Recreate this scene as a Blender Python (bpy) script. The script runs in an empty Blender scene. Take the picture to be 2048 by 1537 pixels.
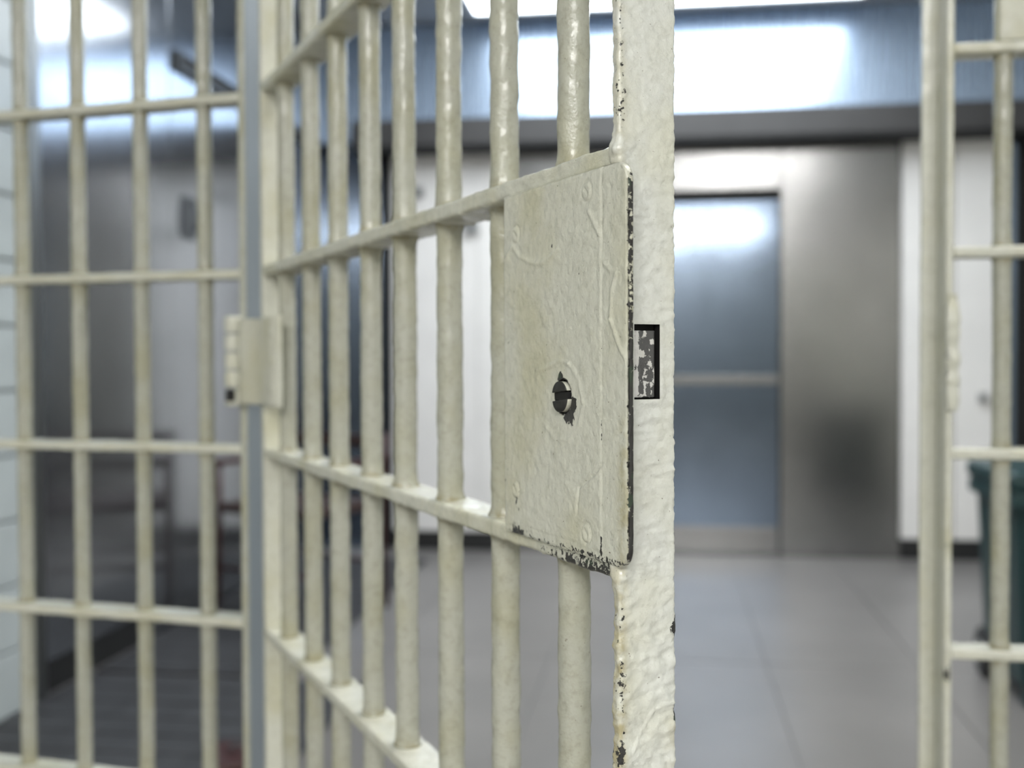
import bpy, bmesh, math
import numpy as np
from mathutils import Matrix, Vector

sc = bpy.context.scene
COL = sc.collection
rad = math.radians

# ---------------------------------------------------------------- camera
# world axes follow the room: x along the far wall, y into the room, z up
cam_data = bpy.data.cameras.new('camera')
cam = bpy.data.objects.new('camera', cam_data)
COL.objects.link(cam)
cam_data.sensor_width = 36.0
cam_data.lens = 2217.0 / 2048.0 * 36.0
cam_data.clip_start = 0.02
YAW, PITCH, ROLL = rad(7.86), rad(1.30), rad(0.2)
cam.matrix_world = (Matrix.Translation((0, 0, 1.1)) @ Matrix.Rotation(YAW, 4, 'Z')
                    @ Matrix.Rotation(rad(90) - PITCH, 4, 'X') @ Matrix.Rotation(-ROLL, 4, 'Z'))
cam_data.dof.use_dof = True
cam_data.dof.focus_distance = 0.725
cam_data.dof.aperture_fstop = 4.2
sc.camera = cam

# ---------------------------------------------------------------- world, exposure
w = bpy.data.worlds.new('world')
sc.world = w
w.use_nodes = True
w.node_tree.nodes['Background'].inputs[0].default_value = (0.6, 0.7, 0.85, 1)
w.node_tree.nodes['Background'].inputs[1].default_value = 0.02
sc.view_settings.view_transform = 'Standard'
sc.view_settings.look = 'None'
sc.view_settings.gamma = 1.0
sc.view_settings.use_curve_mapping = False
sc.view_settings.exposure = 0.0
LAMP_BACK, LAMP_GATE, LAMP_CELL = 9.5, 19.0, 47.0     # radiance of the ceiling lamps
C_BACK, C_GATE, C_CELL = (0.87, 0.94, 1.0), (1.0, 0.985, 0.96), (1.0, 0.985, 0.955)


# ---------------------------------------------------------------- noise (numpy)
_rng = np.random.RandomState(7)
_perm = _rng.permutation(256)
_perm = np.concatenate([_perm, _perm, _perm])
_grad = _rng.normal(size=(256, 3))
_grad /= np.linalg.norm(_grad, axis=1)[:, None]


def pn(P):
    P = np.asarray(P, float)
    i = np.floor(P).astype(int)
    f = P - i
    i &= 255
    u = f * f * f * (f * (f * 6 - 15) + 10)

    def g(dx, dy, dz):
        h = _perm[_perm[_perm[i[..., 0] + dx] + i[..., 1] + dy] + i[..., 2] + dz] & 255
        return (_grad[h] * (f - np.array([dx, dy, dz]))).sum(-1)
    l = lambda a, b, t: a + (b - a) * t
    x00 = l(g(0, 0, 0), g(1, 0, 0), u[..., 0])
    x10 = l(g(0, 1, 0), g(1, 1, 0), u[..., 0])
    x01 = l(g(0, 0, 1), g(1, 0, 1), u[..., 0])
    x11 = l(g(0, 1, 1), g(1, 1, 1), u[..., 0])
    return l(l(x00, x10, u[..., 1]), l(x01, x11, u[..., 1]), u[..., 2]) * 1.5


def fbm(P, o=3):
    P = np.asarray(P, float)
    return sum(pn(P * 2 ** k + 17.3 * k) * 0.5 ** k for k in range(o))


def sstep(a, b, x):
    t = np.clip((x - a) / (b - a), 0, 1)
    return t * t * (3 - 2 * t)


# ---------------------------------------------------------------- materials
def mat(name):
    m = bpy.data.materials.new(name)
    m.use_nodes = True
    nt = m.node_tree
    return m, nt, nt.nodes['Principled BSDF'], nt.nodes.new, nt.links.new


def simple(name, col, rough=0.5, metal=0.0, bump=0.0, bscale=60, var=0.06, vscale=6.0, spec=0.5, stretch=(1, 1, 1)):
    m, nt, b, N, L = mat(name)
    tc = N('ShaderNodeTexCoord')
    mp = N('ShaderNodeMapping')
    mp.inputs['Scale'].default_value = stretch
    L(tc.outputs['Object'], mp.inputs[0])
    n = N('ShaderNodeTexNoise')
    n.inputs['Scale'].default_value = vscale
    n.inputs['Detail'].default_value = 5
    L(mp.outputs[0], n.inputs['Vector'])
    r = N('ShaderNodeValToRGB')
    r.color_ramp.elements[0].position, r.color_ramp.elements[1].position = 0.3, 0.7
    r.color_ramp.elements[0].color = tuple(c * (1 - var) for c in col) + (1,)
    r.color_ramp.elements[1].color = tuple(min(1, c * (1 + var)) for c in col) + (1,)
    L(n.outputs['Fac'], r.inputs[0])
    L(r.outputs[0], b.inputs['Base Color'])
    b.inputs['Roughness'].default_value = rough
    b.inputs['Metallic'].default_value = metal
    b.inputs['Specular IOR Level'].default_value = spec
    if bump:
        n2 = N('ShaderNodeTexNoise')
        n2.inputs['Scale'].default_value = bscale
        n2.inputs['Detail'].default_value = 4
        L(mp.outputs[0], n2.inputs['Vector'])
        bp = N('ShaderNodeBump')
        bp.inputs['Strength'].default_value = 0.5
        bp.inputs['Distance'].default_value = bump
        L(n2.outputs['Fac'], bp.inputs['Height'])
        L(bp.outputs[0], b.inputs['Normal'])
    return m


def paint_material(name, base, stain, chip=(0.027, 0.026, 0.025), green=(0.030, 0.046, 0.030), rough=0.25, mottle=0.30):
    """thick old gloss enamel: lumpy, yellowing in places, chipped where the vertex attribute 'wear' is high"""
    m, nt, b, N, L = mat(name)
    tc = N('ShaderNodeTexCoord')
    oi = N('ShaderNodeObjectInfo')
    add = N('ShaderNodeVectorMath')
    add.operation = 'MULTIPLY_ADD'
    L(oi.outputs['Random'], add.inputs[0])
    add.inputs[1].default_value = (7, 3, 5)
    L(tc.outputs['Object'], add.inputs[2])
    co = add.outputs[0]

    def noise(scale, detail=3, rgh=0.55):
        n = N('ShaderNodeTexNoise')
        n.inputs['Scale'].default_value = scale
        n.inputs['Detail'].default_value = detail
        n.inputs['Roughness'].default_value = rgh
        L(co, n.inputs['Vector'])
        return n.outputs['Fac']

    def math_(op, a, c, d=None):
        n = N('ShaderNodeMath')
        n.operation = op
        for k, v in enumerate((a, c, d)):
            if v is None:
                continue
            if isinstance(v, (int, float)):
                n.inputs[k].default_value = v
            else:
                L(v, n.inputs[k])
        return n.outputs[0]

    def maprange(v, a, c):
        n = N('ShaderNodeMapRange')
        n.interpolation_type = 'SMOOTHSTEP'
        n.inputs['From Min'].default_value = a
        n.inputs['From Max'].default_value = c
        L(v, n.inputs['Value'])
        return n.outputs[0]

    def mix(f, a, c):
        n = N('ShaderNodeMix')
        n.data_type = 'RGBA'
        L(f, n.inputs['Factor'])
        for k, v in ((6, a), (7, c)):
            if isinstance(v, tuple):
                n.inputs[k].default_value = v + (1,)
            else:
                L(v, n.inputs[k])
        return n.outputs[2]

    at = N('ShaderNodeAttribute')
    at.attribute_name = 'wear'
    st = maprange(noise(11, 4), 0.42, 0.72)
    col = mix(st, base, stain)
    fine = maprange(noise(120, 5, 0.7), 0.45, 0.72)
    col = mix(math_('MULTIPLY', fine, mottle), col, tuple(c * 0.62 for c in stain))
    sa = N('ShaderNodeAttribute')
    sa.attribute_name = 'stain'
    col = mix(math_('MULTIPLY', sa.outputs['Fac'], maprange(noise(95, 4), 0.30, 0.62)), col, tuple(c * k_ for c, k_ in zip(stain, (0.66, 0.58, 0.38))))
    # small pits and specks of dirt
    speck = maprange(noise(330, 2), 0.735, 0.76)
    col = mix(math_('MULTIPLY', speck, 0.7), col, (0.10, 0.075, 0.045))
    cn = noise(300, 5, 0.62)
    cm = maprange(math_('ADD', at.outputs['Fac'], math_('MULTIPLY', math_('SUBTRACT', cn, 0.5), 1.5)), 0.5, 0.545)
    cc = mix(maprange(noise(60, 2), 0.62, 0.66), chip, green)
    col = mix(cm, col, cc)
    L(col, b.inputs['Base Color'])
    L(math_('ADD', math_('MULTIPLY', cm, 0.15), rough), b.inputs['Roughness'])
    b.inputs['Specular IOR Level'].default_value = 0.5
    b.inputs['Coat Weight'].default_value = 0.2
    b.inputs['Coat Roughness'].default_value = 0.11
    h = math_('ADD', math_('MULTIPLY', noise(150, 4, 0.6), 0.55), math_('MULTIPLY', noise(520, 3), 0.16))
    h = math_('ADD', h, math_('MULTIPLY', noise(60, 3), 0.5))
    h = math_('SUBTRACT', h, math_('MULTIPLY', cm, 0.45))
    bp = N('ShaderNodeBump')
    bp.inputs['Strength'].default_value = 0.85
    bp.inputs['Distance'].default_value = 0.0019
    L(h, bp.inputs['Height'])
    L(bp.outputs[0], b.inputs['Normal'])
    return m


def steel(name, col=(0.50, 0.52, 0.55), rough=0.2, wav=0.004, metal=1.0):
    m, nt, b, N, L = mat(name)
    tc = N('ShaderNodeTexCoord')
    mp = N('ShaderNodeMapping')
    mp.inputs['Scale'].default_value = (90, 90, 1.2)
    L(tc.outputs['Object'], mp.inputs[0])
    n = N('ShaderNodeTexNoise')
    n.inputs['Scale'].default_value = 2.0
    n.inputs['Detail'].default_value = 3
    L(mp.outputs[0], n.inputs['Vector'])
    mr = N('ShaderNodeMapRange')
    mr.inputs['To Min'].default_value = rough - 0.05
    mr.inputs['To Max'].default_value = rough + 0.07
    L(n.outputs['Fac'], mr.inputs['Value'])
    L(mr.outputs[0], b.inputs['Roughness'])
    n2 = N('ShaderNodeTexNoise')
    n2.inputs['Scale'].default_value = 2.2
    n2.inputs['Detail'].default_value = 5
    L(tc.outputs['Object'], n2.inputs['Vector'])
    r = N('ShaderNodeValToRGB')
    r.color_ramp.elements[0].position, r.color_ramp.elements[1].position = 0.3, 0.7
    r.color_ramp.elements[0].color = tuple(c * 0.88 for c in col) + (1,)
    r.color_ramp.elements[1].color = tuple(c * 1.06 for c in col) + (1,)
    L(n2.outputs['Fac'], r.inputs[0])
    L(r.outputs[0], b.inputs['Base Color'])
    b.inputs['Metallic'].default_value = metal
    n3 = N('ShaderNodeTexNoise')
    n3.inputs['Scale'].default_value = 1.6
    L(tc.outputs['Object'], n3.inputs['Vector'])
    bp = N('ShaderNodeBump')
    bp.inputs['Strength'].default_value = 0.35
    bp.inputs['Distance'].default_value = wav
    L(n3.outputs['Fac'], bp.inputs['Height'])
    L(bp.outputs[0], b.inputs['Normal'])
    return m


def lamp_material(name, col, strength):
    m, nt, b, N, L = mat(name)
    b.inputs['Base Color'].default_value = (0.8, 0.8, 0.8, 1)
    b.inputs['Emission Color'].default_value = col + (1,)
    b.inputs['Emission Strength'].default_value = strength
    return m


M_PAINT = paint_material('old_cream_enamel', (0.60, 0.605, 0.525), (0.53, 0.52, 0.39))
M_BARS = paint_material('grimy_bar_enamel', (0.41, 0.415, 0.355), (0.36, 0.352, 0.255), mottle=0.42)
M_EDGE = paint_material('thick_cream_enamel', (0.66, 0.675, 0.635), (0.60, 0.60, 0.505))
M_BOLT = paint_material('chipped_bolt_paint', (0.66, 0.655, 0.635), (0.66, 0.65, 0.60), chip=(0.08, 0.08, 0.08), green=(0.07, 0.072, 0.072), rough=0.4)
M_DARK = simple('dark_worn_iron', (0.035, 0.034, 0.033), 0.42, 0.6, 0.0004, 300)
M_KEYFACE = simple('worn_key_steel', (0.032, 0.032, 0.030), 0.5, 0.3, 0.0002, 400)
M_GREYBLUE = simple('grey_blue_tone', (0.20, 0.23, 0.255), 0.35, 0, 0.0008, 80)
M_BLACK = simple('black_void', (0.006, 0.006, 0.006), 0.7)
M_STEEL = steel('brushed_stainless', (0.345, 0.343, 0.34), 0.20)
M_STEELL = steel('side_wall_stainless', (0.40, 0.415, 0.44), 0.15, 0.004, 0.95)
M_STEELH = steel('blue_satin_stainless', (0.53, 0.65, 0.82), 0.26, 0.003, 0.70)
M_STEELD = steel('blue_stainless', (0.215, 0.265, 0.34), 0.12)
M_STEELPOST = steel('dull_steel', (0.20, 0.205, 0.20), 0.4)
M_BEAM = simple('grey_satin_metal', (0.060, 0.058, 0.057), 0.6, 0.0, spec=0.15)
M_WHITE = simple('white_wall_paint', (0.75, 0.725, 0.695), 0.5, 0, 0.0006, 40, 0.03)
M_BLOCK = simple('pale_block_paint', (0.44, 0.475, 0.47), 0.3, 0, 0.002, 70, 0.06)
M_CELL = simple('cell_wall_paint', (0.50, 0.505, 0.46), 0.45, 0, 0.0015, 50, 0.05)
M_REAR = simple('dull_rear_wall_paint', (0.135, 0.137, 0.132), 0.5, 0, 0.0015, 50, 0.05)
M_CEIL = simple('ceiling_paint', (0.50, 0.54, 0.60), 0.6, 0, 0.001, 40, 0.03)
M_FLOOR = simple('grey_vinyl', (0.160, 0.150, 0.142), 0.33, 0, 0.0003, 30, 0.10, 2.5)
M_JOINT = simple('floor_joint', (0.17, 0.163, 0.155), 0.5)
M_MAT = simple('dark_rubber', (0.030, 0.030, 0.032), 0.55, 0, 0.0012, 50, 0.3, 5, stretch=(6, 1, 1))
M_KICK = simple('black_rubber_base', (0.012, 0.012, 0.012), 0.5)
M_BIN = simple('dark_green_plastic', (0.008, 0.035, 0.036), 0.4, 0, 0.0004, 90)
M_RED = simple('dark_red_enamel', (0.040, 0.009, 0.007), 0.4)
M_REDSEAT = simple('dark_brown_vinyl', (0.035, 0.016, 0.012), 0.45, 0, 0.0006, 80)
M_GREYBOX = simple('grey_plastic', (0.30, 0.30, 0.29), 0.5)
M_HANDLE = simple('dark_grey_metal', (0.10, 0.105, 0.11), 0.4, 0.5)
M_FRAME = simple('white_lamp_housing', (0.75, 0.77, 0.8), 0.5)
M_LB = lamp_material('cool_lamp_glow', C_BACK, LAMP_BACK)
M_LG = lamp_material('daylight_lamp_glow', C_GATE, LAMP_GATE)
M_LC = lamp_material('warm_white_lamp_glow', C_CELL, LAMP_CELL)


# ---------------------------------------------------------------- object helpers
def link(name, me, m, parent=None):
    if m is not None:
        me.materials.append(m)
    o = bpy.data.objects.new(name, me)
    COL.objects.link(o)
    if parent is not None:
        o.parent = parent
    return o


def from_arrays(name, V, F, m, parent=None, wear=None, smooth=True, stain=None):
    me = bpy.data.meshes.new(name)
    me.from_pydata([tuple(v) for v in np.asarray(V, float)], [], [tuple(int(i) for i in f) for f in F])
    if wear is not None:
        a = me.attributes.new('wear', 'FLOAT', 'POINT')
        a.data.foreach_set('value', np.asarray(wear, np.float32).ravel())
    if stain is not None:
        a = me.attributes.new('stain', 'FLOAT', 'POINT')
        a.data.foreach_set('value', np.asarray(stain, np.float32).ravel())
    if smooth:
        me.polygons.foreach_set('use_smooth', [True] * len(me.polygons))
    me.update()
    bm = bmesh.new()
    bm.from_mesh(me)
    bmesh.ops.recalc_face_normals(bm, faces=bm.faces)
    bm.to_mesh(me)
    bm.free()
    return link(name, me, m, parent)


def rings(name, R, m, parent=None, wear=None, cap=True, stain=None):
    """R: (n, k, 3) closed loops joined into a tube"""
    n, k = R.shape[:2]
    i = np.arange(n - 1)[:, None] * k
    j = np.arange(k)[None, :]
    j2 = (j + 1) % k
    F = np.stack([i + j, i + j2, i + k + j2, i + k + j], -1).reshape(-1, 4).tolist()
    if cap:
        F.append(list(range(k))[::-1])
        F.append(list(range((n - 1) * k, n * k)))
    return from_arrays(name, R.reshape(-1, 3), F, m, parent, wear, True, stain)


def box_bm(bm, lo, hi, bev=0.0, seg=2):
    g = bmesh.ops.create_cube(bm, size=1.0)
    vs = g['verts']
    c = [(a + b) / 2 for a, b in zip(lo, hi)]
    s = [max(b - a, 1e-5) for a, b in zip(lo, hi)]
    for v in vs:
        v.co = Vector((v.co.x * s[0] + c[0], v.co.y * s[1] + c[1], v.co.z * s[2] + c[2]))
    if bev:
        es = list({e for v in vs for e in v.link_edges})
        bmesh.ops.bevel(bm, geom=es, offset=bev, segments=seg, profile=0.6, affect='EDGES')


def finish(name, bm, m, parent=None, smooth=False):
    bmesh.ops.recalc_face_normals(bm, faces=bm.faces)
    me = bpy.data.meshes.new(name)
    bm.to_mesh(me)
    bm.free()
    if smooth:
        me.polygons.foreach_set('use_smooth', [True] * len(me.polygons))
    return link(name, me, m, parent)


def box(name, lo, hi, m, parent=None, bev=0.0, seg=2):
    bm = bmesh.new()
    box_bm(bm, lo, hi, bev, seg)
    return finish(name, bm, m, parent)


def disc(name, c, r, depth, axis, m, parent=None, seg=28, bev=0.0):
    """short cylinder centred on c with its axis along x, y or z"""
    bm = bmesh.new()
    rot = {'x': Matrix.Rotation(rad(90), 4, 'Y'), 'y': Matrix.Rotation(rad(90), 4, 'X'), 'z': Matrix.Identity(4)}[axis]
    bmesh.ops.create_cone(bm, cap_ends=True, segments=seg, radius1=r, radius2=r, depth=depth, matrix=Matrix.Translation(c) @ rot)
    if bev:
        es = [e for e in bm.edges if len(e.link_faces) == 2 and any(len(f.verts) > 4 for f in e.link_faces)]
        bmesh.ops.bevel(bm, geom=es, offset=bev, segments=3, affect='EDGES')
    return finish(name, bm, m, parent, smooth=False)


def pipe(name, pts, r, m, parent=None, seg=12):
    """round tube along a polyline"""
    P = [Vector(p) for p in pts]
    R = []
    for i, p in enumerate(P):
        t = (P[min(i + 1, len(P) - 1)] - P[max(i - 1, 0)]).normalized()
        a = t.cross(Vector((0.31, 0.57, 0.76))).normalized()
        b = t.cross(a)
        R.append([tuple(p + (a * math.cos(x) + b * math.sin(x)) * r) for x in np.linspace(0, 2 * math.pi, seg, endpoint=False)])
    return rings(name, np.array(R), m, parent)


def empty(name, loc, rz, label, cat, group=None):
    o = bpy.data.objects.new(name, None)
    COL.objects.link(o)
    o.location = loc
    o.rotation_euler = (0, 0, rad(rz))
    o.empty_display_size = 0.1
    tag(o, label, cat, group)
    return o


def tag(o, label, cat, group=None):
    o['label'] = label
    o['category'] = cat
    if group:
        o['group'] = group
    return o


def struct(o):
    o['kind'] = 'structure'
    return o


# ---------------------------------------------------------------- ironwork helpers
RAILS = [0.1739, 0.4379, 0.7020, 0.9655, 1.2290, 1.4925, 1.7565, 2.0205]
BAR_R = 0.0117


def bar(parent, x, y, z0, z1, rails, seed, step=0.012, seg=16, amp=0.0006, r=BAR_R, name='bar'):
    n = max(2, int(round((z1 - z0) / step)))
    z = np.linspace(z0, z1, n)
    th = np.linspace(0, 2 * np.pi, seg, endpoint=False)
    Z, T = np.meshgrid(z, th, indexing='ij')
    P = np.stack([np.cos(T) * 1.2, np.sin(T) * 1.2, Z * 38], -1) + seed * 9.7
    rr = r + amp * fbm(P * np.array([1, 1, 1.5]), 4) + 0.0005 * pn(np.stack([np.cos(T) * .4, np.sin(T) * .4, Z * 9], -1) + seed * 5.1)
    for h in rails:                                     # paint and weld build-up where the bar goes through a rail
        d = np.abs(Z - h) - 0.0068
        rr = rr + np.where(d > -0.002, 0.0026 * np.exp(-np.clip(d, 0, 1) / 0.0035), 0.0) * (1 + 0.6 * pn(P * 0.5 + 3))
    st = np.zeros_like(Z)
    for h in rails:
        st = np.maximum(st, 0.8 * np.exp(-np.clip(np.abs(Z - h) - 0.007, 0, 1) / 0.005))
    cx = 0.0009 * pn(np.stack([Z * 0 + seed, Z * 0, Z * 5], -1))
    R = np.stack([x + cx + np.cos(T) * rr, y + np.sin(T) * rr, Z], -1)
    return rings(name, R, M_BARS, parent, None, True, st)


def rounded_rect(w, h, r, per_edge, arc=4):
    """closed 2-D loop around (0..w, 0..h), counter-clockwise, with outward normals"""
    pts, nrm = [], []
    cs = [((r, r), 180), ((w - r, r), 270), ((w - r, h - r), 0), ((r, h - r), 90)]
    ne = [per_edge[0], per_edge[1], per_edge[0], per_edge[1]]
    for k, ((cx, cy), a0) in enumerate(cs):
        for a in np.linspace(a0, a0 + 90, arc):
            c, s = math.cos(rad(a)), math.sin(rad(a))
            pts.append((cx + r * c, cy + r * s))
            nrm.append((c, s))
        nx, na = cs[(k + 1) % 4]
        p1 = np.array(pts[-1])
        p2 = np.array([nx[0] + r * math.cos(rad(na)), nx[1] + r * math.sin(rad(na))])
        for t in np.linspace(0, 1, ne[k] + 2)[1:-1]:
            pts.append(tuple(p1 + (p2 - p1) * t))
            nrm.append(nrm[-1])
    return np.array(pts), np.array(nrm)


def rail(parent, x0, x1, zc, seed, depth=0.042, th=0.0138, step=0.008, edge=(8, 3), amp=0.0007, drip=0.0, wear=None, name='crossbar'):
    """flat bar lying level, its front edge at local y = 0"""
    p, nm = rounded_rect(depth, th, 0.0032, edge)
    n = max(2, int(round((x1 - x0) / step)))
    xs = np.linspace(x0, x1, n)
    Pp = np.stack([np.repeat(xs[:, None], len(p), 1), np.repeat(p[None, :, 0], n, 0), np.repeat(p[None, :, 1], n, 0) + zc - th / 2], -1)
    Nn = np.stack([np.zeros((n, len(p))), np.repeat(nm[None, :, 0], n, 0), np.repeat(nm[None, :, 1], n, 0)], -1)
    d = amp * fbm(Pp * np.array([45, 60, 60]) + seed * 7.7, 3) + 0.0006 * pn(Pp * 12 + seed)
    if drip:                                            # hardened runs of paint along the under edge
        dr = np.clip(pn(np.stack([Pp[..., 0] * 85, Pp[..., 1] * 25, Pp[..., 2] * 0 + seed], -1)), 0, 1) ** 1.5 * drip
        d = d + dr * np.clip(-Nn[..., 2], 0, 1)
    R = Pp + Nn * d[..., None]
    W = wear(R) if wear else None
    return rings(name, R, M_PAINT, parent, W)


# ================================================================ the room
X0, X1, Y0, YB, H = -2.0, 2.5, -4.5, 6.25, 3.02

floor = struct(box('floor', (X0 - .2, Y0 - .2, -0.12), (X1 + .2, YB + .25, -0.006), M_JOINT))
# welded sheets of floor covering, their seams left open by a few millimetres
xs = [X0 - .05, -1.05, -0.42, 0.36, 0.90, 1.75, X1 + .05]
for a, b_ in zip(xs[:-1], xs[1:]):
    for ya, yb in ((Y0, 1.55), (1.55, 4.05), (4.05, YB + .05)):
        box('floor_sheet', (a + .0025, ya + .0025, -0.006), (b_ - .0025, yb - .0025, 0.0), M_FLOOR, floor)

ceiling = struct(box('ceiling', (X0 - .2, Y0 - .2, H), (X1 + .2, YB + .25, H + .1), M_CEIL))
struct(box('wall_right', (X1, Y0, 0), (X1 + .15, YB + .1, H), M_CELL))
struct(box('wall_front', (X0 - .2, Y0 - .15, 0), (X1 + .2, Y0, H), M_REAR))

# ---- far wall: dark backing with the cladding set in front of it
wall_back = struct(box('wall_back', (X0 - .2, 6.30, 0), (X1 + .2, 6.42, H), M_BLACK))


def clad(name, x0, x1, z0, z1, m, y=6.25, label=None):
    o = box(name, (x0 + .0015, y, z0 + .001), (x1 - .0015, 6.30, z1 - .0015), m, wall_back, 0.002, 1)
    if label:
        o['label'] = label
    return o


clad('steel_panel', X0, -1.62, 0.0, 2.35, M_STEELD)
clad('painted_panel', -1.56, -1.06, 0.11, 2.35, M_WHITE)
clad('painted_panel', -1.06, -0.955, 0.11, 2.35, M_WHITE)
clad('steel_panel', -0.955, -0.27, 0.0, 2.35, M_STEEL)
clad('steel_panel', -0.27, 0.63, 2.03, 2.35, M_STEEL)
clad('steel_panel', 0.63, 1.268, 0.0, 2.35, M_STEEL)
clad('painted_panel', 1.272, 1.54, 0.11, 2.35, M_WHITE)
clad('painted_panel', 1.545, 1.76, 0.11, 2.35, M_WHITE)
struct(box('trim_1', (1.79, 6.22, 0.0), (1.85, 6.299, 2.255), M_STEELD, None, 0.003))
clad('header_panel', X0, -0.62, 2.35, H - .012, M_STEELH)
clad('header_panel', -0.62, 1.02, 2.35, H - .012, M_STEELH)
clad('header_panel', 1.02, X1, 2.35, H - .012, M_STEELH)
struct(box('baseboard_back', (-1.56, 6.255, 0.0), (-0.957, 6.30, 0.108), M_KICK))
struct(box('baseboard_corner', (1.272, 6.255, 0.0), (1.785, 6.30, 0.108), M_KICK))

# blue steel door in the far wall
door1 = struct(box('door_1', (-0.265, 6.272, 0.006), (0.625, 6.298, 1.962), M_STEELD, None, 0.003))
box('door_rail', (-0.26, 6.262, 0.955), (0.62, 6.273, 1.005), M_STEEL, door1, 0.003)
box('head_gap', (-0.265, 6.285, 1.963), (0.625, 6.299, 2.029), M_BLACK, door1)
box('kick_strip', (-0.26, 6.266, 0.01), (0.62, 6.273, 0.16), M_STEEL, door1, 0.002)
# dark doorway at the far corner
door2 = struct(box('door_2', (1.855, 6.285, 0.0), (X1 - .01, 6.299, 2.26), M_BLACK))

# ---- long side wall: painted blocks, a steel post, then stainless sheets
wall_left = struct(box('wall_left', (X0 - .2, Y0, 0), (X0 - .03, 6.30, H), M_JOINT))
box('plaster', (X0 - .03, Y0, 0), (X0, 1.87, H), M_CELL, wall_left)
me0 = None
bh, bl = H / 15.0, 0.40
for row in range(15):
    y = 1.87 - (bl / 2 if row % 2 else 0)
    while y < 3.27:
        a, c = max(y, 1.87), min(y + bl, 3.27)
        if c - a > 0.03:
            box('block', (X0 - .03, a + .004, row * bh + .004), (X0, c - .004, (row + 1) * bh - .004), M_BLOCK, wall_left, 0.003, 1)
        y += bl
box('steel_post', (X0 - .03, 3.272, 0.0), (X0 + .014, 3.335, H - .005), M_STEELPOST, wall_left, 0.004)
for a, c in ((3.338, 4.31), (4.31, 5.28), (5.28, 6.245)):
    box('steel_panel', (X0 - .03, a + .0015, 0.112), (X0, c - .0015, H - .005), M_STEELL, wall_left, 0.002, 1)
box('kick_strip', (X0 - .03, 4.03, 0.0), (X0 - .002, 6.245, 0.11), M_STEELL, wall_left)
struct(box('gap_shadow_left', (X0 - .03, 3.338, 0.0), (X0 - .012, 4.028, 0.11), M_KICK))  # black strip painted for the shadowed gap under the first steel panel

# black rail of the sliding door, high on the stainless wall
t = empty('door_track', (X0, 5.25, 2.335), 0, 'black sliding door track running high along the stainless side wall', 'track')
box('channel', (0.0005, -0.885, -0.037), (0.022, 0.95, 0.037), M_BLACK, t, 0.003)
box('lip', (0.022, -0.885, -0.037), (0.028, 0.95, -0.025), M_HANDLE, t)
box('end_cap', (0.0005, -0.895, -0.039), (0.026, -0.885, 0.039), M_HANDLE, t)

t = empty('pull_handle', (X0, 4.48, 1.70), 0, 'dark grey recessed pull handle plate on the stainless side wall', 'handle')
box('plate', (0.0005, -0.07, -0.09), (0.008, 0.07, 0.09), M_HANDLE, t, 0.003)
pipe('grip', [(0.008, 0, -0.06), (0.035, 0, -0.055), (0.038, 0, 0), (0.035, 0, 0.055), (0.008, 0, 0.06)], 0.007, M_HANDLE, t)

# grey housing across the far wall over the doors
t = empty('track_housing', (0.385, 6.248, 2.266), 0, 'long grey metal box housing across the far wall above the doors', 'housing')
box('casing', (-2.115, -0.198, 0.022), (2.112, -0.0005, 0.166), M_BEAM, t, 0.006)
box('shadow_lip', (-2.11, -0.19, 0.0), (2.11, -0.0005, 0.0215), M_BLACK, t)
box('end_plate', (-2.122, -0.2, 0.0), (-2.116, -0.0005, 0.168), M_HANDLE, t)


def fixture(name, cx, cy, wx, wy, m, label, nt):
    f = empty(name, (cx, cy, H), 0, label, 'ceiling light', None)
    e = 0.035
    for lo, hi in (((-wx / 2, -wy / 2), (wx / 2, -wy / 2 + e)), ((-wx / 2, wy / 2 - e), (wx / 2, wy / 2)),
                   ((-wx / 2, -wy / 2 + e), (-wx / 2 + e, wy / 2 - e)), ((wx / 2 - e, -wy / 2 + e), (wx / 2, wy / 2 - e))):
        box('frame', (lo[0], lo[1], -0.055), (hi[0], hi[1], -0.0005), M_FRAME, f, 0.003, 1)
    box('diffuser', (-wx / 2 + e, -wy / 2 + e, -0.045), (wx / 2 - e, wy / 2 - e, -0.035), m, f)
    return f


fixture('ceiling_light', 0.0, 5.45, 2.1, 1.10, M_LB, 'glowing bluish white ceiling light panel nearest the far wall', 3)
fixture('ceiling_light', 0.0, 4.24, 2.1, 1.20, M_LB, 'bluish white ceiling light panel over the pale floor, second from the far wall', 3)
fixture('ceiling_light', 0.75, 1.75, 1.3, 0.9, M_LG, 'white ceiling light panel above the open barred door', 2)
fixture('ceiling_light', 0.0, -3.55, 2.8, 1.1, M_LC, 'white ceiling light panel over the cell behind the viewer', 2)

# ================================================================ the open cell door
DX, DY, DA = -0.5745, 1.5369, -56.82
door = empty('cell_door', (DX, DY, 0), DA, 'cream painted barred cell door standing open with a lock plate', 'cell door')
ZT, ZB = 2.13, 0.03

# lead stile: flat bar with wrinkled thick paint and a slot for the bolt
SX0, SX1, SD = 0.9885, 0.9972, 0.0425
HY0, HY1, HZ0, HZ1 = 0.0112, 0.0304, 1.0738, 1.1218
zz = np.concatenate([np.arange(ZB, 0.76, 0.012), np.arange(0.76, HZ0 - .0005, 0.0013), [HZ0], np.arange(HZ0 + .0015, HZ1 - .0007, 0.0016), [HZ1],
                     np.arange(HZ1 + .0015, 1.50, 0.0013), np.arange(1.50, ZT, 0.012)])
p2, n2 = rounded_rect(SX1 - SX0, SD, 0.0022, (4, 32), 5)
p2 = p2.copy()
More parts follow.
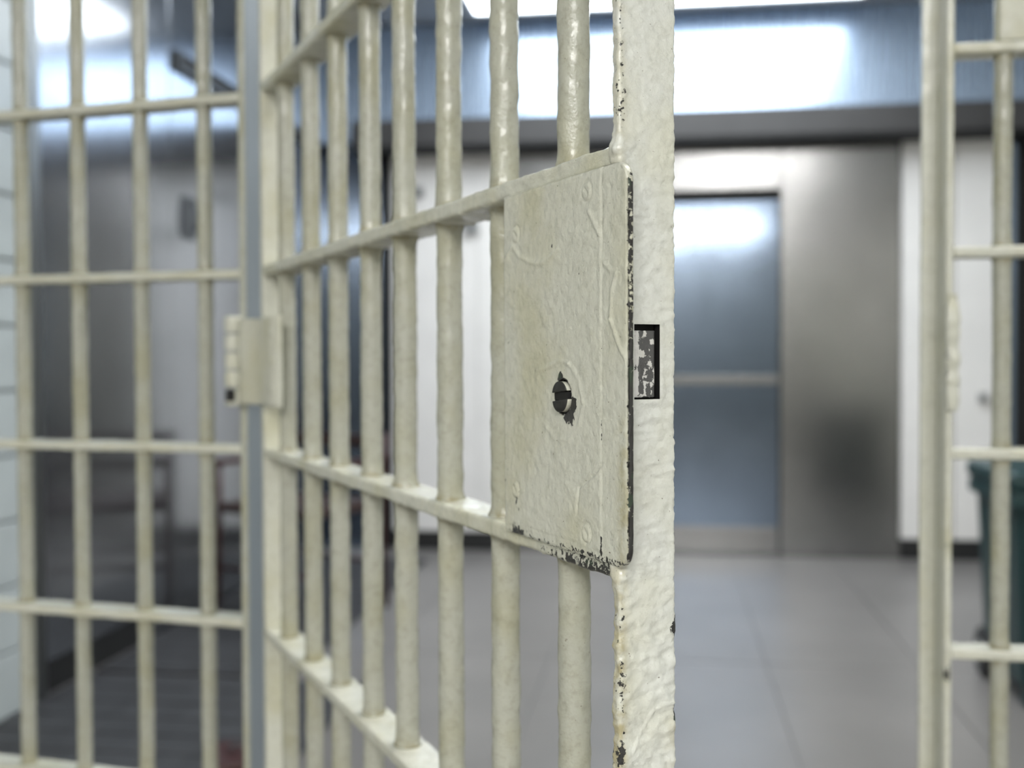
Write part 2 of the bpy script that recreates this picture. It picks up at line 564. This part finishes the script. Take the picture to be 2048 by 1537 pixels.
# move the two face vertices nearest the slot's edges onto them
on_face = np.where((n2[:, 0] > 0.99) & (p2[:, 1] > .003) & (p2[:, 1] < SD - .003))[0]
for hy in (HY0, HY1):
    p2[on_face[np.argmin(np.abs(p2[on_face, 1] - hy))], 1] = hy
k = len(p2)
Z, _ = np.meshgrid(zz, np.arange(k), indexing='ij')
PX = np.repeat(p2[None, :, 0], len(zz), 0) + SX0
PY = np.repeat(p2[None, :, 1], len(zz), 0)
NX = np.repeat(n2[None, :, 0], len(zz), 0)
NY = np.repeat(n2[None, :, 1], len(zz), 0)
P3 = np.stack([PX, PY, Z], -1)
low = sstep(0.99, 0.90, Z)                              # the paint is far more wrinkled low on the stile
d = 0.00065 * fbm(P3 * np.array([60, 150, 200]), 3) + 0.00035 * fbm(P3 * np.array([60, 45, 60]) + 4, 3)
d = d + low * (0.0014 * fbm(np.stack([PX * 40, PY * 55 + Z * 22, Z * 75 - PY * 18], -1) + 9, 3) - 0.0020 * np.abs(pn(np.stack([PX * 20, PY * 40, Z * 34 + PY * 40], -1))) + .0006)
d = d + sstep(1.3, 1.2, Z) * 0.0006 * fbm(P3 * np.array([40, 70, 200]) + 21, 2) * (1 - low)


def ridge(U, V, pts, wd):
    """1 on a polyline in the (u, v) plane falling to 0 at distance wd"""
    best = np.full(U.shape, 1e9)
    for (a0, b0), (a1, b1) in zip(pts[:-1], pts[1:]):
        dx, dy = a1 - a0, b1 - b0
        t_ = np.clip(((U - a0) * dx + (V - b0) * dy) / (dx * dx + dy * dy), 0, 1)
        best = np.minimum(best, np.hypot(U - a0 - t_ * dx, V - b0 - t_ * dy))
    return np.exp(-(best / wd) ** 2)


face = NX > 0.9
d = d + np.where(face, 0.0010 * ridge(PY, Z, [(0.010, 0.848), (0.018, 0.862), (0.026, 0.873), (0.034, 0.8755), (0.043, 0.876)], 0.0009), 0)
d = d - np.where(face, 0.0009 * ridge(PY, Z, [(0.008, 0.866), (0.016, 0.862), (0.022, 0.855), (0.030, 0.843), (0.034, 0.842), (0.037, 0.833), (0.040, 0.820)], 0.0008), 0)
# lip of paint around the bolt slot
hd = np.maximum(np.maximum(HY0 - PY, PY - HY1), np.maximum(HZ0 - Z, Z - HZ1))
d = np.where(face & (hd < 0.0045), d * np.clip((hd - .0004) / .004, 0, 1) + 0.00035 * np.exp(-((hd - .002) / .0014) ** 2), d)
# swelling of paint where the rails run into the stile
for zr in (1.2315, 0.963):
    d = d + 0.0026 * np.exp(-((Z - zr) / 0.009) ** 2) * np.exp(-((PY + 0.001) / 0.009) ** 2) * (1 + 0.7 * pn(P3 * 160))
R3 = np.stack([PX + NX * d, PY + NY * d, Z], -1)
# wear: the outer front corner low down and high up, and the rear corner
corner = np.exp(-((PY - 0.002) / 0.0038) ** 2) * np.clip(NX * .4 + 0.9 - NY * .2, 0, 1)
w1 = corner * (0.62 * sstep(0.955, 0.93, Z) * (0.70 + 0.5 * pn(np.stack([Z * 0, Z * 0 + 3, Z * 42], -1)))
               + 0.66 * sstep(1.235, 1.25, Z) * sstep(1.37, 1.34, Z) * (0.66 + 0.6 * pn(np.stack([Z * 0, Z * 0, Z * 40], -1))))
w2 = np.exp(-((PY - SD) / 0.0016) ** 2) * (0.45 + 0.55 * pn(np.stack([Z * 0 + 8, Z * 0, Z * 55], -1)))
w3 = np.exp(-(((PY - 0.0405) / 0.0030) ** 2 + ((Z - 0.926) / 0.006) ** 2)) * 0.75 + np.exp(-(((PY - 0.0415) / 0.0016) ** 2 + ((Z - 0.868) / 0.006) ** 2)) * 0.8
w4 = 0.35 * np.where(face, ridge(PY, Z, [(0.029, 0.833), (0.032, 0.826), (0.035, 0.823)], 0.0012), 0)
W3 = np.clip(w1, 0, 1) + np.clip(w2, 0, .8) * .8 + w3 + w4
i = np.arange(len(zz) - 1)[:, None] * k
j = np.arange(k)[None, :]
F3 = np.stack([i + j, i + (j + 1) % k, i + k + (j + 1) % k, i + k + j], -1)
yc = (PY[:-1] + np.roll(PY, -1, 1)[:-1]) / 2
zc = (Z[:-1] + Z[1:]) / 2
keep = ~((yc > HY0) & (yc < HY1) & (zc > HZ0) & (zc < HZ1) & (np.minimum(NX, np.roll(NX, -1, 1))[:-1] > 0.9))
F3 = F3[keep].tolist()
F3.append(list(range(k))[::-1])
F3.append(list(range((len(zz) - 1) * k, len(zz) * k)))
S3 = np.exp(-((PY - 0.001) / 0.0045) ** 2) * (0.35 + 0.55 * low) + 0.30 * np.where(face, ridge(PY, Z, [(0.040, 0.86), (0.041, 0.80)], 0.006), 0)
stile = from_arrays('lead_stile', R3.reshape(-1, 3), F3, M_EDGE, door, W3.ravel(), True, S3.ravel())
stile['label'] = 'bright lead edge with thick wrinkled paint'
# walls and floor of the bolt slot
sw = bmesh.new()
for lo, hi in (((HY0 - .002, HZ0 - .002), (HY0, HZ1 + .002)), ((HY1, HZ0 - .002), (HY1 + .002, HZ1 + .002)),
               ((HY0, HZ0 - .002), (HY1, HZ0)), ((HY0, HZ1), (HY1, HZ1 + .002))):
    box_bm(sw, (SX0 + .001, lo[0], lo[1]), (SX1 - .0006, hi[0], hi[1]))
box_bm(sw, (SX0 + .0002, HY0 - .001, HZ0 - .001), (SX0 + .0007, HY1 + .001, HZ1 + .001))
finish('slot_lining', sw, M_BLACK, stile)
# the bolt itself, painted and chipped
nb, mb = 60, 26
zb = np.linspace(HZ0 + .0012, HZ1 - .0040, nb)
pb, nbm = rounded_rect(0.0075, HY1 - HY0 - .0032, 0.0014, (2, 14), 4)
PB = np.stack([np.repeat(pb[None, :, 0], nb, 0) + SX1 - .0095, np.repeat(pb[None, :, 1], nb, 0) + HY0 + .0010, np.repeat(zb[:, None], len(pb), 1)], -1)
bev = np.clip((HY0 + .0052 - PB[..., 1]) / .0042, 0, 1)        # slanted side of the latch
PB[..., 0] -= bev * 0.0022 * (PB[..., 0] > SX1 - .005)
wb = 0.63 + 0.42 * pn(PB * np.array([30, 260, 110]) + 2.2) - 0.30 * (bev > 0.2)
rings('latch_bolt', PB, M_BOLT, door, np.clip(wb, 0, 1))['label'] = 'chipped painted latch bolt'

# bars
for q, (s, sd) in enumerate(((0.060, 1), (0.190, 2), (0.312, 3), (0.436, 4), (0.545, 5), (0.664, 6), (0.783, 7), (0.900, 8))):
    near = s > 0.5
    bar(door, s, 0.0205, ZB, ZT, RAILS, sd, 0.0030 if near else 0.007, 32 if near else 20, 0.0008)
# crossbars
for q, zr in enumerate(RAILS):
    x0 = 0.0
    if q in (3, 4):
        def wr(R, q=q):
            x, y, z = R[..., 0], R[..., 1], R[..., 2]
            front = y < 0.004
            if q == 3:
                ramp = sstep(0.815, 0.90, x) * (0.30 + 0.24 * sstep(0.86, 0.97, x))
                return np.where(front, ramp + 0.10 * sstep(0.9655, 0.960, z) * sstep(.84, .88, x), 0)
            return np.where((z > zr_top - .0010) & (y < .003) & (x > 0.84), 0.43, 0) * 1.0
        zr_top = zr + 0.0069
        rail(door, x0, 0.9905, zr, q + 40, 0.042, 0.0138, 0.0024, (12, 5), 0.0008, 0.0045 if q == 4 else 0.003, wr)
    else:
        rail(door, x0, 0.9905, zr, q + 40, step=0.006, drip=0.002)
# hinge stile
pw, nw = rounded_rect(0.0165, 0.0425, 0.003, (2, 6))
zs = np.arange(ZB, ZT, 0.012)
P4 = np.stack([np.repeat(pw[None, :, 0], len(zs), 0) - .0165, np.repeat(pw[None, :, 1], len(zs), 0), np.repeat(zs[:, None], len(pw), 1)], -1)
N4 = np.stack([np.repeat(nw[None, :, 0], len(zs), 0), np.repeat(nw[None, :, 1], len(zs), 0), np.zeros((len(zs), len(pw)))], -1)
rings('hinge_stile', P4 + N4 * (0.0006 * fbm(P4 * 50, 3))[..., None], M_PAINT, door)
for z0, z1, nm in ((ZT - .012, ZT + .014, 'top_rail'), (ZB - .014, ZB + .012, 'bottom_rail')):
    rail(door, -0.0165, SX1, (z0 + z1) / 2, 77 + z0, 0.0425, 0.026, name=nm)

# lock case behind the plate
box('lock_case', (0.842, 0.0012, 0.9735), (0.9883, 0.036, 1.2210), M_PAINT, door, 0.003)

# lock plate with its paint runs in relief
PX0, PX1, PZ0, PZ1, PY0 = 0.8345, 1.0137, 0.9690, 1.2226, -0.0042
us = np.linspace(PX0, PX1, 180)
vs = np.linspace(PZ0, PZ1, 254)
U, V = np.meshgrid(us, vs, indexing='ij')
rc = 0.013
U2, V2 = U.copy(), V.copy()
for cz, sg in ((PZ1 - rc, 1), (PZ0 + rc, -1)):
    m_ = (U > PX1 - rc) & ((V - cz) * sg > 0)
    dx, dz = U - (PX1 - rc), V - cz
    ch = np.maximum(np.abs(dx), np.abs(dz))
    l2 = np.hypot(dx, dz) + 1e-9
    U2 = np.where(m_, PX1 - rc + dx / l2 * ch, U2)
    V2 = np.where(m_, cz + dz / l2 * ch, V2)
U, V = U2, V2
P5 = np.stack([U, V, U * 0], -1)
dd = 0.00034 * fbm(P5 * 150, 3) + 0.00030 * fbm(P5 * 35 + 5, 3)
A = lambda pts, wd, h: h * ridge(U, V, pts, wd)
dd += A([(0.8378, 1.1743), (0.8511, 1.1844), (0.8622, 1.1757), (0.8789, 1.1699), (0.8989, 1.1673), (0.9104, 1.1691), (0.9232, 1.1749)], 0.0017, 0.0010)
dd += A([(0.9674, 1.1953), (0.9727, 1.1899), (0.9804, 1.18)], 0.0018, 0.0011)
dd += A([(0.9861, 1.1607), (0.9942, 1.156), (1.001, 1.1539), (0.9991, 1.1493), (0.9954, 1.1433), (0.9941, 1.1245)], 0.0016, 0.0009)
dd += A([(0.9941, 1.1245), (1.0033, 1.1086), (1.0111, 1.1007)], 0.0014, 0.0010)
dd += A([(0.8905, 1.0914), (0.91, 1.094), (0.925, 1.0986), (0.9395, 1.0965)], 0.0016, 0.0008)
dd += A([(0.9395, 1.0965), (0.9535, 1.0859), (0.9589, 1.0695), (0.9533, 1.056), (0.9393, 1.045), (0.921, 1.0439), (0.9059, 1.0517)], 0.0018, 0.00055)
dd -= A([(0.9819, 1.0317), (0.9734, 1.0245), (0.9532, 1.0142), (0.951, 1.0056), (0.9496, 0.9954)], 0.0011, 0.0011)
dd += A([(0.9832, 1.0290), (0.9745, 1.0220), (0.9545, 1.0118)], 0.0013, 0.0006)
dd -= A([(0.870, 0.9765), (0.910, 0.9758), (0.950, 0.9765)], 0.0007, 0.0006)
# the inner cover sits a hair proud of the outer strip
dd += 0.00055 * sstep(0.9836, 0.9820, U) * sstep(0.9735, 0.9765, V)
dd -= A([(0.9829, 1.215), (0.9827, 1.10), (0.9826, 1.0)], 0.0009, 0.0004)
for (a, c) in ((0.9642, 1.2094), (0.8564, 1.1921), (0.8549, 1.0022), (0.9626, 0.9848)):
    rr = np.hypot(U - a, V - c)
    dd += 0.0007 * sstep(0.0062, 0.0050, rr) - 0.0006 * np.exp(-((rr - 0.0066) / 0.0009) ** 2) - 0.0009 * np.exp(-(((U - a) * .7 + (V - c) * .7) / .0008) ** 2) * (rr < .004)
edge = np.minimum(np.minimum(U - PX0, PX1 - U), np.minimum(V - PZ0, PZ1 - V))
dd = dd - 0.0012 * np.exp(-np.clip(edge, 0, 1) / 0.0007)
kr = np.hypot((U - 0.9312), V - 1.0740)
lumps = fbm(P5 * np.array([140, 140, 1]) + 31, 3)
wp = np.zeros_like(U)
wp += 0.42 * sstep(0.9785, 0.9715, V) * sstep(0.836, 0.856, U) + .07 * sstep(.975, .970, V) * sstep(.92, .97, U)          # chipped lower margin
wp += 0.30 * sstep(0.990, 0.980, V) * sstep(0.838, 0.846, U) * sstep(0.875, 0.86, U)
right_c = np.exp(-((PX1 - U) / 0.0013) ** 2)
wp += right_c * (0.44 + 0.20 * pn(np.stack([V * 0, V * 0, V * 60], -1)) + .12 * sstep(1.10, 1.02, V))
wp += 0.62 * np.exp(-((kr - 0.0140) / 0.0022) ** 2) * (0.35 + 1.0 * pn(np.stack([U * 90, V * 90, U * 0 + 4], -1)))
for (a, c, r_) in ((0.9475, 1.0700, .0035), (0.9425, 1.0605, .0045), (0.9355, 1.0598, .003), (0.9270, 1.0885, .0028), (0.915, 1.1785, .0011), (0.9538, 1.1563, .0006),
                   (0.8560, 0.9935, .0016), (0.8600, 0.9885, .0013), (0.8365, 1.0075, .0012)):
    wp += 0.9 * np.exp(-(((U - a) / r_) ** 2 + ((V - c) / (r_ * 1.5)) ** 2))
for (a, c) in ((0.8549, 1.0022), (0.9626, 0.9848)):
    wp += 0.42 * np.exp(-((np.hypot(U - a, V - c) - .0060) / .0009) ** 2) * (U > a - .002)
wp += A([(0.9827, 1.062), (0.9826, 1.047)], 0.0008, 0.45) + A([(0.9822, 0.9845), (0.9826, 0.9745)], 0.0016, 0.7)
nu, nv = U.shape
front = np.stack([U, PY0 - dd, V], -1).reshape(-1, 3)
idx = np.arange(nu * nv).reshape(nu, nv)
q4 = np.stack([idx[:-1, :-1], idx[1:, :-1], idx[1:, 1:], idx[:-1, 1:]], -1)
kc = (kr[:-1, :-1] + kr[1:, 1:]) / 2
Fp = q4[kc > 0.0124].tolist()
loop = np.concatenate([idx[:, 0], idx[-1, 1:], idx[::-1, -1][1:], idx[0, ::-1][1:-1]])
sides, wear_s, base = [], [], nu * nv
nl = len(loop)
for lv, yy in enumerate((PY0 + .0010, PY0 + .0022, PY0 + .0034, PY0 + .0046)):
    L_ = front[loop].copy()
    out = 0.00035 * pn(L_ * 150 + lv)
    L_[:, 1] = yy
    L_[:, 0] += out * (L_[:, 0] > PX1 - .002)
    sides.append(L_)
    onr = np.clip((L_[:, 0] - (PX1 - .006)) / .005, 0, 1)
    onb = (L_[:, 2] < PZ0 + .003)
    nz = pn(np.stack([L_[:, 2] * 0, L_[:, 2] * 0 + 2, L_[:, 2] * 55], -1))
    band = 0.62 * sstep(1.222, 1.205, L_[:, 2]) * sstep(1.158, 1.172, L_[:, 2]) + 0.50 * sstep(1.172, 1.16, L_[:, 2]) * sstep(1.128, 1.135, L_[:, 2]) + 0.74 * sstep(1.135, 1.125, L_[:, 2])
    wear_s.append(np.clip(onr * (band + 0.22 * nz) + onb * 0.44, 0, 1))
Vp = np.concatenate([front] + sides)
Wp = np.concatenate([np.clip(wp, 0, 1).ravel()] + wear_s)
prev = loop
for lv in range(4):
    cur = base + lv * nl + np.arange(nl)
    Fp += np.stack([prev, np.roll(prev, -1), np.roll(cur, -1), cur], -1).tolist()
    prev = cur
Fp.append([int(x) for x in prev[::-1]])
sp = 0.5 * sstep(0.999, 1.008, U) * sstep(1.075, 1.05, V) + 0.5 * np.exp(-((np.hypot(U - 1.004, V - 1.004)) / 0.006) ** 2)
Sp = np.concatenate([np.clip(sp, 0, 1).ravel(), np.zeros(len(Vp) - U.size)])
plate = from_arrays('lock_plate', Vp, Fp, M_PAINT, door, Wp, True, Sp)
plate['label'] = 'painted steel lock plate with chipped edges'
# key barrel: ring, dark throat and the two worn half moons either side of the key slot
kx, kz = 0.9312, 1.0740
disc('throat', (kx, PY0 + .0030, kz), 0.0135, 0.0016, 'y', M_BLACK, plate)
ringR = []
for a in np.linspace(0, 2 * math.pi, 40, endpoint=False):
    c, s_ = math.cos(a), math.sin(a)
    ringR.append([(kx + c * r_, y_, kz + s_ * r_) for r_, y_ in ((0.0119, PY0 + .003), (0.0119, PY0 - .0004), (0.0126, PY0 - .0006), (0.0133, PY0 - .0002), (0.0133, PY0 + .003))])
ringR.append(ringR[0])
rings('keyhole_ring', np.array(ringR), M_DARK, plate, cap=False)


def half_moon(name, sign, h0, rout, y0, y1, m, par, tilt=6):
    a0 = math.asin(h0 / rout)
    an = np.linspace(a0, math.pi - a0, 22)
    ct, st = math.cos(rad(tilt)), math.sin(rad(tilt))
    prof = [(rout * math.cos(a), rout * math.sin(a) * sign) for a in an]
    prof = [(kx + x * ct - z * st, kz + x * st + z * ct) for x, z in prof]
    lv = [(y1, 1.0), (y0 + .0008, 1.0), (y0, 0.93)]
    cx = sum(p[0] for p in prof) / len(prof)
    cz = sum(p[1] for p in prof) / len(prof)
    R = np.array([[(cx + (x - cx) * sc_, y_, cz + (z - cz) * sc_) for x, z in prof] for y_, sc_ in lv])
    return rings(name, R, m, par)


for sg in (1, -1):
    hm = half_moon('key_barrel', sg, 0.0036 if sg > 0 else 0.0024, 0.0106, PY0 - .0032, PY0 + .003, M_PAINT, plate)
    half_moon('worn_face', sg, 0.0034 if sg > 0 else 0.0022, 0.0107, PY0 - .0041, PY0 - .0030, M_KEYFACE, plate)
box('key_slot', (kx - .0098, PY0 - .0022, kz - .0022), (kx + .0098, PY0 + .002, kz + .0036), M_BLACK, plate)

# hinge: leaf bent onto the door, barrel of interleaved knuckles, three screws
lp = [(-0.0585, -0.0245), (-0.048, -0.0225), (-0.034, -0.0160), (-0.018, -0.0075), (0.0, -0.0055), (0.05, -0.0055), (0.116, -0.0055)]
HT, HB = 1.160, 1.0345
lr = []
zl = np.linspace(HB, HT, 22)
for (x, y) in lp:
    lr.append([(x, y + 0.0005 * math.sin(z * 91 + x * 60), z) for z in zl] + [(x, y + 0.0050, z) for z in zl[::-1]])
hinge = rings('hinge_leaf', np.array(lr), M_PAINT, door)
kn = np.linspace(HB - .004, HT + .006, 6)
for a, c in zip(kn[:-1], kn[1:]):
    n_ = 10
    zq = np.linspace(a + .0012, c - .0012, n_)
    th = np.linspace(0, 2 * np.pi, 24, endpoint=False)
    ZQ, TQ = np.meshgrid(zq, th, indexing='ij')
    rq = 0.0132 - 0.0022 * (np.abs((ZQ - (a + c) / 2) / (c - a) * 2) ** 6) + 0.0007 * pn(np.stack([np.cos(TQ) * 2, np.sin(TQ) * 2, ZQ * 120], -1))
    rings('knuckle', np.stack([-0.0665 + np.cos(TQ) * rq, -0.0290 + np.sin(TQ) * rq, ZQ], -1), M_PAINT, hinge)
box('pin_hole', (-0.064, -0.0430, HB + .004), (-0.050, -0.030, HB + .022), M_BLACK, hinge, 0.003)
for z in (1.137, 1.098, 1.058):
    disc('screw', (0.078, -0.0065, z), 0.0062, 0.004, 'y', M_PAINT, hinge, 18, 0.001)


# ================================================================ fixed grilles either side of the doorway
def grille(name, loc, rz, label, bars_, x0, x1, rails_, sgn):
    g = empty(name, loc, rz, label, 'cell grille', 'fixed barred panels of the cell front')
    for q, x in enumerate(bars_):
        bar(g, x, 0.0205, 0.0, 2.32, rails_, 20 + q + (30 if sgn > 0 else 0), 0.007 if q < 5 else 0.02, 18, 0.0008)
    for q, zr in enumerate(rails_):
        rail(g, x0, x1, zr, q + (60 if sgn > 0 else 80), step=0.007, drip=0.0025)
    return g


lb = [-0.0611, -0.1733, -0.2878, -0.3951] + [-0.508 - 0.113 * q for q in range(7)]
gl = grille('cell_grille', (-0.6393, 1.591, 0), -8.34, 'barred panel fixed beside the door hinge, in front of the stainless wall', lb, -1.325, 0.009, RAILS, -1)


def upright(parent, name, lo, hi, wear=None, seed=0, m=None):
    p, nm = rounded_rect(hi[0] - lo[0], hi[1] - lo[1], 0.0025, (3, 6))
    z = np.arange(0.0, 2.32, 0.009)
    P = np.stack([np.repeat(p[None, :, 0], len(z), 0) + lo[0], np.repeat(p[None, :, 1], len(z), 0) + lo[1], np.repeat(z[:, None], len(p), 1)], -1)
    N_ = np.stack([np.repeat(nm[None, :, 0], len(z), 0), np.repeat(nm[None, :, 1], len(z), 0), np.zeros(P.shape[:2])], -1)
    R = P + N_ * (0.0006 * fbm(P * 45 + seed, 3))[..., None]
    return rings(name, R, m or M_PAINT, parent, None if wear is None else wear(R))


upright(gl, 'jamb', (0.0075, 0.0), (0.0176, 0.052), None, 3, M_BARS)
box('edge_strip', (0.0172, 0.004, 0.01), (0.0192, 0.050, 2.31), M_GREYBLUE, gl, 0.0006, 1)['label'] = 'grey blue inner face of the jamb'  # thin layer that turns the jamb's inner face grey blue
# the end post against the side wall
upright(gl, 'wall_post', (-1.345, 0.0), (-1.325, 0.05), None, 5)

RR = [z + 0.008 for z in RAILS]
rb = [0.0374 + 0.118 * q for q in range(17)]
gr = grille('cell_grille', (0.3991, 1.5095, 0), -1.9, 'barred panel fixed on the lock side of the doorway, in front of a green bin', rb, -0.028, 2.02, RR, 1)


def chipped(R):
    x, y, z = R[..., 0], R[..., 1], R[..., 2]
    return np.where((y < 0.006), 0.75 * (np.exp(-((z - 0.684) / 0.012) ** 2) * (x < -0.029) + 0.9 * np.exp(-((z - 0.857) / 0.004) ** 2)), 0)


upright(gr, 'jamb', (-0.0365, 0.0), (-0.0270, 0.062), chipped, 8)
upright(gr, 'door_stop', (-0.0560, 0.062), (-0.0285, 0.072), None, 9)
# keeper for the bolt, thick with paint
kz_ = np.linspace(1.030, 1.182, 70)
pk, nk = rounded_rect(0.0165, 0.012, 0.003, (4, 4))
PK = np.stack([np.repeat(pk[None, :, 0], 70, 0) - .0372, np.repeat(pk[None, :, 1], 70, 0) - .0110, np.repeat(kz_[:, None], len(pk), 1)], -1)
NK = np.stack([np.repeat(nk[None, :, 0], 70, 0), np.repeat(nk[None, :, 1], 70, 0), np.zeros(PK.shape[:2])], -1)
prof = 0.0022 * pn(PK * np.array([20, 20, 70]) + 6) - 0.003 * (sstep(1.166, 1.182, PK[..., 2]) + sstep(1.046, 1.030, PK[..., 2]))
wk = np.where(PK[..., 0] < -.033, 0.5 * np.exp(-((PK[..., 2] - 1.105) / .016) ** 2) + .5 * np.exp(-((PK[..., 2] - 1.078) / .004) ** 2), 0)
rings('keeper', PK + NK * prof[..., None], M_PAINT, gr, wk)
box('cover_plate', (0.030, 0.006, 1.510), (0.110, 0.014, 1.755), M_PAINT, gr, 0.002)

# ================================================================ things beyond the bars
for lo, hi, lab in (((-1.985, 1.95), (-1.0, 3.60), 'dark ribbed rubber mat on the floor just behind the barred panel'),
                    ((-1.985, 3.64), (-1.28, 5.90), 'dark ribbed rubber mat on the floor under the red chair')):
    rm = empty('rubber_mat', (lo[0], lo[1], 0), 0, lab, 'mat', 'rubber mats along the stainless wall')
    wx, wy = hi[0] - lo[0], hi[1] - lo[1]
    box('sheet', (0, 0, 0.0005), (wx, wy, 0.012), M_MAT, rm, 0.004)
    y = 0.05
    while y < wy - .1:
        box('rib', (0.02, y, 0.0105), (wx - .02, y + 0.05, 0.0155), M_MAT, rm, 0.002, 1)
        y += 0.145

# green wheeled bin
bn = empty('wheelie_bin', (1.345, 3.80, 0), 0, 'dark green wheeled rubbish bin on the pale floor behind the bars', 'bin')
bm = bmesh.new()
for (za, zb_, sa, sb) in ((0.06, 0.66, 0.90, 1.0),):
    vs_ = []
    for z, s_ in ((za, sa), (zb_, sb)):
        for sx, sy in ((-1, -1), (1, -1), (1, 1), (-1, 1)):
            vs_.append(bm.verts.new((sx * 0.275 * s_, sy * 0.235 * s_, z)))
    for a in range(4):
        bm.faces.new((vs_[a], vs_[(a + 1) % 4], vs_[4 + (a + 1) % 4], vs_[4 + a]))
    bm.faces.new(vs_[:4][::-1])
    bm.faces.new(vs_[4:])
bmesh.ops.bevel(bm, geom=list(bm.edges), offset=0.02, segments=3, affect='EDGES')
finish('body', bm, M_BIN, bn)
box('rim', (-0.295, -0.255, 0.635), (0.295, 0.255, 0.685), M_BIN, bn, 0.01)
lid = box('lid', (-0.30, -0.262, 0.687), (0.30, 0.262, 0.745), M_BIN, bn, 0.02, 3)
for x in (-0.15, 0.15):
    box('rib', (x - .06, -0.2, 0.745), (x + .06, 0.2, 0.757), M_BIN, lid, 0.004)
pipe('handle', [(-0.2, 0.262, 0.66), (-0.2, 0.31, 0.68), (0.2, 0.31, 0.68), (0.2, 0.262, 0.66)], 0.014, M_BIN, bn)
for x in (-0.245, 0.245):
    whl = disc('wheel', (x, 0.19, 0.085), 0.085, 0.045, 'x', M_KICK, bn, 28, 0.006)
    disc('hub', (x + (-.026 if x < 0 else .026), 0.19, 0.085), 0.035, 0.012, 'x', M_GREYBOX, whl, 20)
for x in (-0.2, 0.2):
    box('foot', (x - .03, -0.18, 0.0), (x + .03, -0.12, 0.062), M_BIN, bn, 0.005)

# dark red chair by the stainless wall
ch = empty('metal_chair', (-1.55, 4.60, 0.0165), -23, 'dark red metal framed armchair standing by the stainless wall', 'chair')
for sx in (-0.27, 0.27):
    pipe('leg', [(sx, 0.24, 0), (sx, 0.20, 0.45), (sx, 0.24, 0.76)], 0.014, M_RED, ch)
    pipe('leg', [(sx, -0.24, 0), (sx, -0.22, 0.45), (sx, -0.22, 0.64)], 0.014, M_RED, ch)
    box('armrest', (sx - .022, -0.26, 0.635), (sx + .022, 0.23, 0.66), M_RED, ch, 0.008)
box('seat', (-0.26, -0.24, 0.435), (0.26, 0.21, 0.48), M_REDSEAT, ch, 0.015, 3)
for zb_ in (0.58, 0.70):
    box('back_slat', (-0.262, 0.205, zb_), (0.262, 0.228, zb_ + .05), M_REDSEAT, ch, 0.008, 2)
for y in (-0.23, 0.22):
    pipe('stretcher', [(-0.27, y, 0.2), (0.27, y, 0.2)], 0.009, M_RED, ch)

# low red box at the foot of the grille
rbx = empty('tool_box', (-1.055, 2.70, 0.0165), 20, 'low dark red metal box on the floor behind the hinge post', 'box')
box('body', (-0.11, -0.09, 0.001), (0.11, 0.09, 0.06), M_RED, rbx, 0.008)
box('lid', (-0.115, -0.095, 0.061), (0.115, 0.095, 0.082), M_RED, rbx, 0.01)
pipe('handle', [(-0.05, 0, 0.080), (-0.045, 0, 0.10), (0.045, 0, 0.10), (0.05, 0, 0.080)], 0.006, M_HANDLE, rbx)


def wall_box(name, x, z, sx, sz, label):
    o = empty(name, (x, 6.249, z), 0, label, 'switch box')
    box('back_box', (-sx / 2, -0.03, -sz / 2), (sx / 2, 0, sz / 2), M_GREYBOX, o, 0.004)
    box('rocker', (-sx / 5, -0.036, -sz / 4), (sx / 5, -0.030, sz / 4), M_HANDLE, o, 0.002)
    return o


wall_box('switch_box', -1.087, 1.851, 0.085, 0.075, 'small grey switch box on white wall, beside the lock plate top')
wall_box('switch_box', -1.40, 2.057, 0.07, 0.06, 'small grey switch box high on white wall near the black gap')
wall_box('switch_box', 1.69, 0.885, 0.045, 0.05, 'small grey switch box on white wall above the green bin')
